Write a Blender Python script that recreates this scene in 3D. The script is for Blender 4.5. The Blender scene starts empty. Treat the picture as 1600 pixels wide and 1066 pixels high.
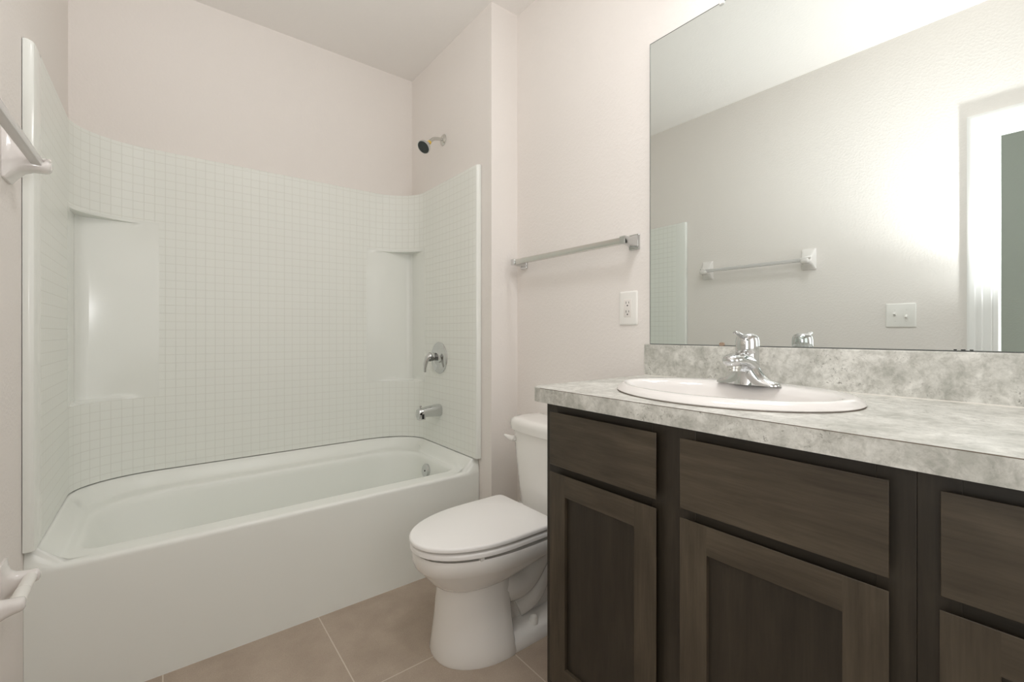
import bpy, bmesh, math
from mathutils import Vector, Matrix

S = bpy.context.scene
COL = S.collection
R = math.radians
PI = math.pi

# ------------------------------------------------------------------ camera
cam_d = bpy.data.cameras.new('camera')
cam = bpy.data.objects.new('camera', cam_d)
COL.objects.link(cam)
CAM_Z = 1.0978
cam.location = (0, 0, CAM_Z)
cam.rotation_euler = (R(90), 0, -R(37.985))
cam_d.sensor_width = 36
cam_d.lens = 36 * 698.71 / 1600
cam_d.shift_y = -(533 - 520.25) / 1600
cam_d.clip_start = .01
S.camera = cam

# ------------------------------------------------------------------ world, lights, exposure
world = bpy.data.worlds.new('world')
S.world = world
world.use_nodes = True
world.node_tree.nodes['Background'].inputs[0].default_value = (.5, .52, .55, 1)
world.node_tree.nodes['Background'].inputs[1].default_value = .0


def light(name, typ, loc, rot, energy, color=(1, 1, 1), **kw):
    d = bpy.data.lights.new(name, typ)
    d.energy = energy
    d.color = color
    for k, v in kw.items():
        setattr(d, k, v)
    o = bpy.data.objects.new(name, d)
    o.location = loc
    o.rotation_euler = rot
    COL.objects.link(o)
    return o


# the photographer's flash beside the camera, tilted up and forward to bounce off the ceiling:
# its beam, and the wide spill of its head
light('camera_flash', 'SPOT', (-.12, -.02, 1.29), (R(180 - 31), 0, R(-12)), 82, (1, 1, 1),
      spot_size=R(100), spot_blend=1.0, shadow_soft_size=.03)
light('camera_flash_spill', 'SPOT', (-.12, -.02, 1.29), (R(180 - 27), 0, R(4)), 19, (1, 1, 1),
      spot_size=R(160), spot_blend=1.0, shadow_soft_size=.03)
# added fill lights overhead and above the mirror, no known fixtures
light('overhead_fill', 'AREA', (.62, .62, 2.62), (0, 0, 0), 6, (1, 1, 1), shape='DISK', size=.34)
light('mirror_wall_fill', 'AREA', (1.28, .35, 2.33), (0, R(35), 0), 4.5, (1, 1, 1), shape='RECTANGLE', size=.12, size_y=.6)
# added soft fills with no known source, behind the camera and in the hallway
light('rear_fill', 'AREA', (.50, -1.03, 1.45), (R(90), 0, 0), 5.5, (1, 1, 1), shape='RECTANGLE', size=1.1, size_y=1.2)
light('hallway_fill', 'AREA', (-1.53, -.42, 1.35), (0, R(-90), 0), 16, (1, 1, 1), shape='RECTANGLE', size=1.3, size_y=.8)

S.view_settings.view_transform = 'Standard'
S.view_settings.look = 'None'
S.view_settings.exposure = 0.0
S.view_settings.gamma = 1
S.view_settings.use_curve_mapping = False
S.cycles.max_bounces = 16
S.cycles.diffuse_bounces = 10
S.cycles.glossy_bounces = 8
S.cycles.sample_clamp_indirect = 6
S.cycles.use_denoising = True

# ------------------------------------------------------------------ materials


class NT:
    def __init__(self, name):
        self.m = bpy.data.materials.new(name)
        self.m.use_nodes = True
        self.t = self.m.node_tree
        self.b = self.t.nodes['Principled BSDF']

    def n(self, typ, **kw):
        x = self.t.nodes.new(typ)
        for k, v in kw.items():
            if isinstance(k, str) and hasattr(x, k):
                setattr(x, k, v)
            else:
                x.inputs[k].default_value = v
        return x

    def l(self, a, b):
        self.t.links.new(a, b)

    def bump(self, h, strength, dist=.001):
        bp = self.n('ShaderNodeBump')
        bp.inputs['Strength'].default_value = strength
        bp.inputs['Distance'].default_value = dist
        self.l(h, bp.inputs['Height'])
        self.l(bp.outputs[0], self.b.inputs['Normal'])
        return bp

    def coords(self, scale=(1, 1, 1), out='Object', rot=(0, 0, 0)):
        tc = self.n('ShaderNodeTexCoord')
        mp = self.n('ShaderNodeMapping')
        mp.inputs['Scale'].default_value = scale
        mp.inputs['Rotation'].default_value = rot
        self.l(tc.outputs[out], mp.inputs[0])
        return mp.outputs[0]

    def noise(self, co, scale, detail=4, rough=.55, dist=0):
        x = self.n('ShaderNodeTexNoise')
        x.inputs['Scale'].default_value = scale
        x.inputs['Detail'].default_value = detail
        x.inputs['Roughness'].default_value = rough
        x.inputs['Distortion'].default_value = dist
        self.l(co, x.inputs['Vector'])
        return x.outputs[0]

    def ramp(self, fac, stops, interp='LINEAR'):
        r = self.n('ShaderNodeValToRGB')
        r.color_ramp.interpolation = interp
        while len(r.color_ramp.elements) < len(stops):
            r.color_ramp.elements.new(.5)
        for e, (p, c) in zip(r.color_ramp.elements, stops):
            e.position = p
            e.color = (*c, 1) if len(c) == 3 else c
        self.l(fac, r.inputs[0])
        return r.outputs[0]

    def mix(self, fac, a, b, mode='MIX'):
        x = self.n('ShaderNodeMix', data_type='RGBA', blend_type=mode)
        if hasattr(fac, 'is_linked'):
            self.l(fac, x.inputs[0])
        else:
            x.inputs[0].default_value = fac
        for v, i in ((a, 6), (b, 7)):
            if hasattr(v, 'is_linked'):
                self.l(v, x.inputs[i])
            else:
                x.inputs[i].default_value = (*v, 1)
        return x.outputs[2]


def plain(name, col, rough=.5, metal=0, spec=.5, coat=0, ior=None, trans=0):
    k = NT(name)
    k.b.inputs['Base Color'].default_value = (*col, 1)
    k.b.inputs['Roughness'].default_value = rough
    k.b.inputs['Metallic'].default_value = metal
    k.b.inputs['Specular IOR Level'].default_value = spec
    k.b.inputs['Coat Weight'].default_value = coat
    if ior:
        k.b.inputs['IOR'].default_value = ior
    k.b.inputs['Transmission Weight'].default_value = trans
    return k.m


def paint(name, col, rough=.75, bump=.25, scale=95):
    k = NT(name)
    co = k.coords()
    n1 = k.noise(co, scale, 3, .5)
    r = k.ramp(n1, [(.42, (0, 0, 0)), (.62, (1, 1, 1))])
    k.b.inputs['Base Color'].default_value = (*col, 1)
    k.b.inputs['Roughness'].default_value = rough
    k.b.inputs['Specular IOR Level'].default_value = .25
    k.bump(r, bump, .0012)
    return k.m


WALL = paint('wall_paint', (.815, .78, .75))
HALL = paint('hall_paint', (.56, .60, .56))
CEIL = paint('ceiling_paint', (.80, .775, .75), .85, .2, 70)
TRIM = plain('trim_paint', (.86, .86, .85), .35)
CHROME = plain('chrome', (.64, .65, .65), .05, 1)
CHROME_S = plain('satin_chrome', (.66, .66, .63), .2, 1)
PORC = plain('porcelain', (.84, .825, .80), .12, 0, .5, .3)
SEATM = plain('seat_plastic', (.88, .87, .855), .28)
ACRYL = plain('acrylic', (.82, .84, .805), .13, 0, .42, 0)
PLAST = plain('white_plastic', (.84, .83, .80), .3)
CERAM = plain('white_ceramic', (.78, .755, .735), .12, 0, .5, .3)
DARK = plain('dark_slot', (.02, .02, .02), .6)
RUBBER = plain('dark_rubber', (.035, .045, .042), .5)
YELLOW = plain('yellow_tape', (.75, .52, .08), .4)
TAN = plain('tan_plastic', (.33, .235, .17), .4)
CLEARB = plain('grey_acrylic_bar', (.62, .61, .60), .2, 0, .5)
MIRROR = plain('mirror_silver', (.832, .880, .868), 0.0, 1)
MEDGE = plain('mirror_edge', (.10, .115, .105), .3)
SEAM_DARK = plain('dark_seam_rim_shade', (.16, .13, .10), .9)  # dark counter seam, and painted shade under the sink rim
CABIN = plain('cabinet_inside', (.02, .018, .015), .8)


def tile_panel():
    k = NT('molded_tile_acrylic')
    tc = k.n('ShaderNodeUVMap')
    tc.uv_map = 'UVMap'
    br = k.n('ShaderNodeTexBrick')
    br.offset = 0
    br.squash = 1
    k.l(tc.outputs[0], br.inputs['Vector'])
    br.inputs['Scale'].default_value = 1
    br.inputs['Mortar Size'].default_value = .0011
    br.inputs['Mortar Smooth'].default_value = .35
    br.inputs['Bias'].default_value = 0
    br.inputs['Brick Width'].default_value = .0372
    br.inputs['Row Height'].default_value = .0372
    col = k.mix(br.outputs['Fac'], (.82, .84, .80), (.735, .745, .70))  # white moulded grooves greyed, their shade deepened in the colour
    k.l(col, k.b.inputs['Base Color'])
    k.b.inputs['Roughness'].default_value = .34
    k.b.inputs['Specular IOR Level'].default_value = .3
    inv = k.n('ShaderNodeMath', operation='SUBTRACT')
    inv.inputs[0].default_value = 1
    k.l(br.outputs['Fac'], inv.inputs[1])
    k.bump(inv.outputs[0], .6, .001)
    return k.m


TILEP = tile_panel()


def wood(name, vertical=True, tone=1.0):
    k = NT(name)
    sc = (9, 9, 1.1) if vertical else (9, 1.1, 9)
    co = k.coords(sc)
    n1 = k.noise(co, 3.2, 6, .6, .6)
    co2 = k.coords((1, 1, 1))
    n2 = k.noise(co2, 5.0, 3, .5, .3)
    co3 = k.coords((60, 60, 3) if vertical else (60, 3, 60))
    n3 = k.noise(co3, 5, 3, .5)
    a = [c * tone for c in (.048, .0365, .0235)]
    b = [c * tone for c in (.090, .0705, .048)]
    c1 = k.ramp(n1, [(.3, a), (.7, b)])
    c2 = k.mix(.45, c1, k.ramp(n2, [(.3, (.45, .45, .45)), (.7, (1, 1, 1))]), 'MULTIPLY')
    c3 = k.mix(.25, c2, k.ramp(n3, [(.35, (.4, .4, .4)), (.6, (1, 1, 1))]), 'MULTIPLY')
    k.l(c3, k.b.inputs['Base Color'])
    k.b.inputs['Roughness'].default_value = .42
    k.b.inputs['Specular IOR Level'].default_value = .4
    k.bump(n3, .06, .0006)
    return k.m


WOODV = wood('stained_wood_vertical', True)
WOODH = wood('stained_wood_horizontal', False)
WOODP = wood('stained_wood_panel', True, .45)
WOODR = wood('stained_wood_rail', False, .45)  # darker copy: shade in the gaps between fronts is put into the colour
WOODF = wood('stained_wood_frame', True, .5)  # darker frame wood, its tone also strengthening the shade strips beside the fronts


def laminate():
    k = NT('granite_laminate')
    co = k.coords()
    n1 = k.noise(co, 13, 10, .72, .2)
    n2 = k.noise(co, 42, 10, .75, .5)
    n3 = k.noise(co, 110, 6, .75, .8)
    n4 = k.noise(co, 8, 5, .65, 0)
    c1 = k.ramp(n1, [(.36, (.42, .42, .385)), (.5, (.575, .57, .535)), (.64, (.73, .725, .69))])
    c2 = k.mix(.6, c1, k.ramp(n2, [(.38, (.62, .62, .59)), (.56, (1.06, 1.06, 1.05))]), 'MULTIPLY')
    spk = k.mix(1.0, k.ramp(n3, [(.36, (1, 1, 1)), (.44, (0, 0, 0))]), k.ramp(n4, [(.46, (0, 0, 0)), (.60, (1, 1, 1))]), 'MULTIPLY')
    c3 = k.mix(spk, c2, (.24, .235, .21))
    k.l(c3, k.b.inputs['Base Color'])
    k.b.inputs['Roughness'].default_value = .34
    k.b.inputs['Specular IOR Level'].default_value = .4
    return k.m


LAM = laminate()


def floor_tile():
    k = NT('taupe_floor_tile')
    tc = k.n('ShaderNodeTexCoord')
    mp = k.n('ShaderNodeMapping')
    mp.inputs['Location'].default_value = (-.474, -1.36 + .474 * 3, 0)
    k.l(tc.outputs['Object'], mp.inputs[0])
    br = k.n('ShaderNodeTexBrick')
    br.offset = 0
    k.l(mp.outputs[0], br.inputs['Vector'])
    br.inputs['Scale'].default_value = 1
    br.inputs['Mortar Size'].default_value = .0022
    br.inputs['Mortar Smooth'].default_value = .2
    br.inputs['Brick Width'].default_value = .474
    br.inputs['Row Height'].default_value = .474
    co = tc.outputs['Object']
    n1 = k.noise(co, 9, 5, .6)
    n2 = k.noise(co, 260, 2, .6)
    c1 = k.ramp(n1, [(.3, (.40, .325, .26)), (.7, (.475, .395, .32))])
    c2 = k.mix(.5, c1, k.ramp(n2, [(.3, (.72, .72, .72)), (.7, (1.0, 1.0, 1.0))]), 'MULTIPLY')
    c3 = k.mix(br.outputs['Fac'], c2, (.58, .52, .45))
    k.l(c3, k.b.inputs['Base Color'])
    k.b.inputs['Roughness'].default_value = .55
    k.b.inputs['Specular IOR Level'].default_value = .35
    k.bump(n2, .08, .0006)
    return k.m


FLOORM = floor_tile()

# ------------------------------------------------------------------ mesh helpers


def wpos(o):
    v = Vector((0, 0, 0))
    while o is not None:
        v = v + o.location
        o = o.parent
    return v


def put(name, bm, mats, parent=None, origin=None, smooth=True, angle=35, bevel=0, seg=2, subs=0):
    """link the world-space bmesh as one object; its origin sits at `origin` (or at its parent)"""
    if not isinstance(mats, (list, tuple)):
        mats = [mats]
    bmesh.ops.recalc_face_normals(bm, faces=bm.faces[:])
    if origin is None:
        if parent is not None:
            origin = wpos(parent)
        else:
            xs = [v.co for v in bm.verts]
            lo = [min(v[i] for v in xs) for i in range(3)]
            hi = [max(v[i] for v in xs) for i in range(3)]
            origin = Vector(((lo[0] + hi[0]) / 2, (lo[1] + hi[1]) / 2, lo[2]))
    origin = Vector(origin)
    for v in bm.verts:
        v.co -= origin
    me = bpy.data.meshes.new(name)
    bm.to_mesh(me)
    bm.free()
    for m in mats:
        me.materials.append(m)
    if smooth:
        me.polygons.foreach_set('use_smooth', [True] * len(me.polygons))
        me.set_sharp_from_angle(angle=R(angle))
    o = bpy.data.objects.new(name, me)
    COL.objects.link(o)
    if parent is not None:
        o.parent = parent
        o.location = origin - wpos(parent)
    else:
        o.location = origin
    if bevel:
        b = o.modifiers.new('bevel', 'BEVEL')
        b.width = bevel
        b.segments = seg
        b.limit_method = 'ANGLE'
        b.angle_limit = R(40)
        b.harden_normals = False
    if subs:
        s = o.modifiers.new('subsurf', 'SUBSURF')
        s.levels = subs
        s.render_levels = subs
    return o


def tag(o, label, cat, group=None):
    o['label'] = label
    o['category'] = cat
    if group:
        o['group'] = group
    return o


def thing(name, loc, label, cat, group=None):
    o = bpy.data.objects.new(name, None)
    o.location = loc
    o.empty_display_size = .05
    COL.objects.link(o)
    return tag(o, label, cat, group)


def struct(name, bm, mats, **kw):
    o = put(name, bm, mats, origin=(0, 0, 0), **kw)
    o['kind'] = 'structure'
    return o


def box(bm, x0, x1, y0, y1, z0, z1, mi=0):
    vs = [bm.verts.new((x, y, z)) for z in (z0, z1) for y in (y0, y1) for x in (x0, x1)]
    for q in ((0, 2, 3, 1), (4, 5, 7, 6), (0, 1, 5, 4), (2, 6, 7, 3), (0, 4, 6, 2), (1, 3, 7, 5)):
        f = bm.faces.new([vs[i] for i in q])
        f.material_index = mi
    return vs


def B(*boxes):
    bm = bmesh.new()
    for b in boxes:
        box(bm, *b)
    return bm


def loft(bm, rings, cap0=True, cap1=True, closed=True, mi=0):
    vr = [[bm.verts.new(p) for p in r] for r in rings]
    n = len(rings[0])
    for a, b in zip(vr[:-1], vr[1:]):
        for i in range(n if closed else n - 1):
            j = (i + 1) % n
            f = bm.faces.new((a[i], a[j], b[j], b[i]))
            f.material_index = mi
    if cap0:
        bm.faces.new(vr[0][::-1]).material_index = mi
    if cap1:
        bm.faces.new(vr[-1]).material_index = mi
    return vr


def frame_of(d):
    d = Vector(d).normalized()
    up = Vector((0, 0, 1)) if abs(d.z) < .95 else Vector((0, 1, 0))
    a = d.cross(up).normalized()
    return d, a, a.cross(d).normalized()


def lathe(bm, base, axis, prof, n=40, mi=0, cap0=True, cap1=True):
    """prof: (distance along the axis, radius)"""
    d, a, b = frame_of(axis)
    base = Vector(base)
    rings = []
    for t, r in prof:
        r = max(r, 1e-5)
        rings.append([base + d * t + (a * math.cos(2 * PI * i / n) + b * math.sin(2 * PI * i / n)) * r for i in range(n)])
    return loft(bm, rings, cap0, cap1, True, mi)


def tube(bm, pts, radii, n=20, mi=0, flat=1.0, caps=True):
    """a tube along pts; `flat` squashes the section along its second axis"""
    pts = [Vector(p) for p in pts]
    if not isinstance(radii, (list, tuple)):
        radii = [radii] * len(pts)
    if not isinstance(flat, (list, tuple)):
        flat = [flat] * len(pts)
    d, a, b = frame_of(pts[1] - pts[0])
    rings = []
    for i, p in enumerate(pts):
        t = (pts[min(i + 1, len(pts) - 1)] - pts[max(i - 1, 0)]).normalized()
        a = (a - t * a.dot(t)).normalized()
        b = t.cross(a)
        rings.append([p + (a * math.cos(2 * PI * k / n) + b * math.sin(2 * PI * k / n) * flat[i]) * radii[i] for k in range(n)])
    return loft(bm, rings, caps, caps, True, mi)


def smooth_path(ctrl, n=8):
    """Catmull-Rom through control tuples of any length"""
    out = []
    c = [ctrl[0]] + list(ctrl) + [ctrl[-1]]
    for i in range(1, len(c) - 2):
        for k in range(n):
            t = k / n
            out.append(tuple(.5 * (2 * p1 + (p2 - p0) * t + (2 * p0 - 5 * p1 + 4 * p2 - p3) * t * t + (3 * p1 - p0 - 3 * p2 + p3) * t ** 3)
                             for p0, p1, p2, p3 in zip(c[i - 1], c[i], c[i + 1], c[i + 2])))
    out.append(tuple(ctrl[-1]))
    return out


def rrect(cx, cy, hx, hy, r, z=None, n=6):
    """rounded rectangle as a list of (x, y[, z])"""
    r = min(r, hx * .999, hy * .999)
    out = []
    for sx, sy, a0 in ((1, 1, 0), (-1, 1, 90), (-1, -1, 180), (1, -1, 270)):
        for k in range(n + 1):
            a = R(a0 + 90 * k / n)
            x, y = cx + sx * (hx - r) + r * math.cos(a), cy + sy * (hy - r) + r * math.sin(a)
            out.append((x, y) if z is None else (x, y, z))
    return out


def sstep(a, b, x):
    t = max(0, min(1, (x - a) / (b - a)))
    return t * t * (3 - 2 * t)


# ------------------------------------------------------------------ room shell
XL, XM, XA = -.3065, 1.373, 1.2172       # left wall, mirror wall, plumbing wall of the tub alcove
YB, YJ, YF, ZC = 2.567, 1.7155, -1.05, 2.655
struct('floor', B((-1.75, XM + .15, YF - .15, YB + .15, -.08, 0)), FLOORM, smooth=False)
struct('ceiling', B((-1.75, XM + .15, YF - .15, YB + .15, ZC, ZC + .08)), CEIL, smooth=False)
struct('wall_back', B((XL - .12, XM + .12, YB, YB + .12, 0, ZC)), WALL, smooth=False)
struct('wall_right', B((XM, XM + .12, YF, YB, 0, ZC)), WALL, smooth=False)
struct('wall_alcove', B((XA, XM, YJ, YB, 0, ZC)), WALL, smooth=False)
struct('wall_front', B((XL - .12, XM + .12, YF - .12, YF, 0, ZC)), WALL, smooth=False)
DY0, DY1, DZ = -.53, .247, 2.062        # rough door opening in the left wall
struct('wall_left', B((XL - .12, XL, DY1, YB, 0, ZC), (XL - .12, XL, YF, DY0, 0, ZC), (XL - .12, XL, DY0, DY1, DZ, ZC)), WALL, smooth=False)
# the hallway beyond the doorway
HX = -1.55
struct('wall_hall', B((HX - .1, HX, YF, 1.4, 0, ZC), (HX, XL - .12, 1.3, 1.4, 0, ZC), (HX, XL - .12, YF - .1, YF, 0, ZC)), HALL, smooth=False)


def casing():
    """stepped colonial casing around the door opening, and the jamb boards"""
    bm = bmesh.new()
    prof = [(.0, .0), (.0, .010), (.004, .013), (.030, .0135), (.034, .016), (.052, .0165), (.057, .019), (.072, .019), (.083, .014), (.083, 0)]
    yi0, yi1, zi = DY0 + .017, DY1 + .017 - .0005, DZ - .0175
    yi0, yi1 = DY0 + .017, DY1 - .017 + .034
    yi1 = .2637
    yi0 = -.513
    zi = 2.045
    rings = []
    for w, t in prof:
        rings.append([(XL + t, yi1 + w, 0), (XL + t, yi1 + w, zi + w), (XL + t, yi0 - w, zi + w), (XL + t, yi0 - w, 0)])
    loft(bm, rings, False, False, False)
    return bm


o = struct('trim_1', casing(), TRIM, angle=25)
jb = B((XL - .125, XL + .001, DY1 - .001, DY1 + .0165, 0, DZ - .017), (XL - .125, XL + .001, DY0 - .0165, DY0 + .001, 0, DZ - .017),
       (XL - .125, XL + .001, DY0 - .0165, DY1 + .0165, DZ - .018, DZ - .001))
struct('trim_2', jb, TRIM, bevel=.0015)



def fill_frame(name, along, pos, c, hw, z0, z1, face):
    """made-up white frame around an added fill light on a wall; `along` is the axis it runs along"""
    bm = bmesh.new()
    for a, b, e, f in ((-hw - .06, -hw, z0 - .06, z1 + .06), (hw, hw + .06, z0 - .06, z1 + .06), (-hw, hw, z0 - .06, z0), (-hw, hw, z1, z1 + .06)):
        if along == 'x':
            box(bm, c + a, c + b, pos, pos + face * .025, e, f)
        else:
            box(bm, pos, pos + face * .025, c + a, c + b, e, f)
    return struct(name, bm, TRIM, bevel=.002)


fill_frame('fill_frame_1', 'x', YF + .0005, .50, .55, .85, 2.05, 1)  # both frames are invented to give the fill lights a source
fill_frame('fill_frame_2', 'y', HX + .0005, -.42, .40, .70, 2.00, 1)

# ------------------------------------------------------------------ bathtub
TX0, TX1, TY0, TY1 = -.3064, 1.2145, 1.816, 2.555
PX0, PX1, PY1 = -.281, 1.189, 2.535     # inner faces of the surround panels
EA, EB = .268, .195                     # plan radii of the surround's corner sweeps


def panel_dist(x, y):
    d = min(x - PX0, PX1 - x, PY1 - y)
    for cx, s in ((PX0 + EA, -1), (PX1 - EA, 1)):
        if (x - cx) * s > 0 and y > PY1 - EB:
            q = math.hypot((x - cx) / EA, (y - PY1 + EB) / EB)
            d = min(d, (1 - q) * .215)
    return d


def tub_z(x, y):
    d = panel_dist(x, y)
    side = .05 - .022 * (1 - sstep(TY0, TY0 + .16, y))
    return .428 + .058 * (1 - sstep(-.002, side, d))


def path_rr(x0, x1, y0, y1, r00, r10, r11, r01, z, n=14, m=26):
    """loop with a different (rx, ry) at each corner; same count always"""
    pts = []
    cs = [((x1 - r10[0], y0 + r10[1]), r10, -90), ((x1 - r11[0], y1 - r11[1]), r11, 0),
          ((x0 + r01[0], y1 - r01[1]), r01, 90), ((x0 + r00[0], y0 + r00[1]), r00, 180)]
    segs = []
    for (c, r, a0) in cs:
        segs.append([(c[0] + r[0] * math.cos(R(a0 + 90 * k / n)), c[1] + r[1] * math.sin(R(a0 + 90 * k / n))) for k in range(n + 1)])
    for i, s in enumerate(segs):
        pts += s
        nx = segs[(i + 1) % 4][0]
        for k in range(1, m):
            t = k / m
            pts.append((s[-1][0] + (nx[0] - s[-1][0]) * t, s[-1][1] + (nx[1] - s[-1][1]) * t))
    return [(p[0], p[1], z) for p in pts]


def r4(a, b=None):
    return (a, b or a)


def build_tub():
    bm = bmesh.new()
    e = r4(.002)
    rings = [path_rr(TX0, TX1, TY0 + .004, TY1, e, e, e, e, 0),
             path_rr(TX0, TX1, TY0 - .001, TY1, e, e, e, e, .30),
             path_rr(TX0, TX1, TY0 - .001, TY1, e, e, e, e, .411)]
    for a in (15, 35, 55, 75, 90):
        s, c = math.sin(R(a)), math.cos(R(a))
        ring = path_rr(TX0, TX1, TY0 - .001 + .014 * (1 - c), TY1, e, e, e, e, .4145 + .0135 * s)
        rings.append(ring)
    # only the front edge is rounded over: the sides and the back stay up against the walls
    outer = rings[-1]
    basin = path_rr(-.214, 1.134, 1.893, 2.435, (.07, .05), (.055, .045), (.20, .17), (.24, .20), .428)
    deck = []
    K = 22
    for i in range(K + 1):
        t = i / K
        deck.append([(a[0] + (b[0] - a[0]) * t, a[1] + (b[1] - a[1]) * t, tub_z(a[0] + (b[0] - a[0]) * t, a[1] + (b[1] - a[1]) * t) if t > 0 else None)
                     for a, b in zip(outer, basin)])
    # lift the wall-side vertices of the outer rings to meet the raised ledge
    deck0 = [(p[0], p[1], tub_z(p[0], p[1])) for p in deck[0]]
    for k in range(3, len(rings)):
        rings[k] = [(p[0], p[1], p[2] + (q[2] - .428) * sstep(0, 1, (k - 2) / (len(rings) - 3))) for p, q in zip(rings[k], deck0)]
    rings += deck[1:]
    # raised lip line, then the basin
    wall = [(.010, .424), (.017, .414), (.022, .395), (.035, .32), (.055, .22), (.085, .15), (.13, .115), (.19, .10), (.25, .095)]
    for ins, z in wall:
        sl = 1 + 2.6 * (1 - z / .428)      # the backrest end leans more than the drain end
        rr = max(.02, 0)
        rings.append(path_rr(-.214 + ins * sl * .85, 1.134 - ins * .75, 1.893 + ins * .55, 2.435 - ins * .8,
                             (.07 + ins, .05 + ins * .8), (.055 + ins, .045 + ins * .8), (.20, .17 - ins * .2), (.24, .20 - ins * .2), z))
    loft(bm, rings, False, True)
    return bm


tub = thing('bathtub', (.457, 2.18, 0), 'white alcove bathtub with a flat apron in front of the tiled surround', 'bathtub')
put('basin', build_tub(), plain('enamel', (.82, .84, .805), .3, 0, .42), tub, angle=60)
bm = bmesh.new()
lathe(bm, (1.113, 2.165, .361), (-1, 0, .14), [(0, .036), (.010, .036), (.013, .033), (.0135, .030), (.0125, .004), (.0125, 0)], 40)
ovp = put('overflow_plate', bm, CHROME, tub)
bm = bmesh.new()
lathe(bm, (1.100, 2.165, .3625), (-1, 0, .14), [(0, .004), (.0015, .0035), (.002, .001)], 12)
put('screw', bm, DARK, ovp)
bm = bmesh.new()
lathe(bm, (.90, 2.17, .0952), (0, 0, 1), [(0, .035), (.003, .034), (.004, .028), (.002, .02), (.002, 0)], 32)
put('drain', bm, CHROME, tub)

# ------------------------------------------------------------------ tiled tub surround


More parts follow.
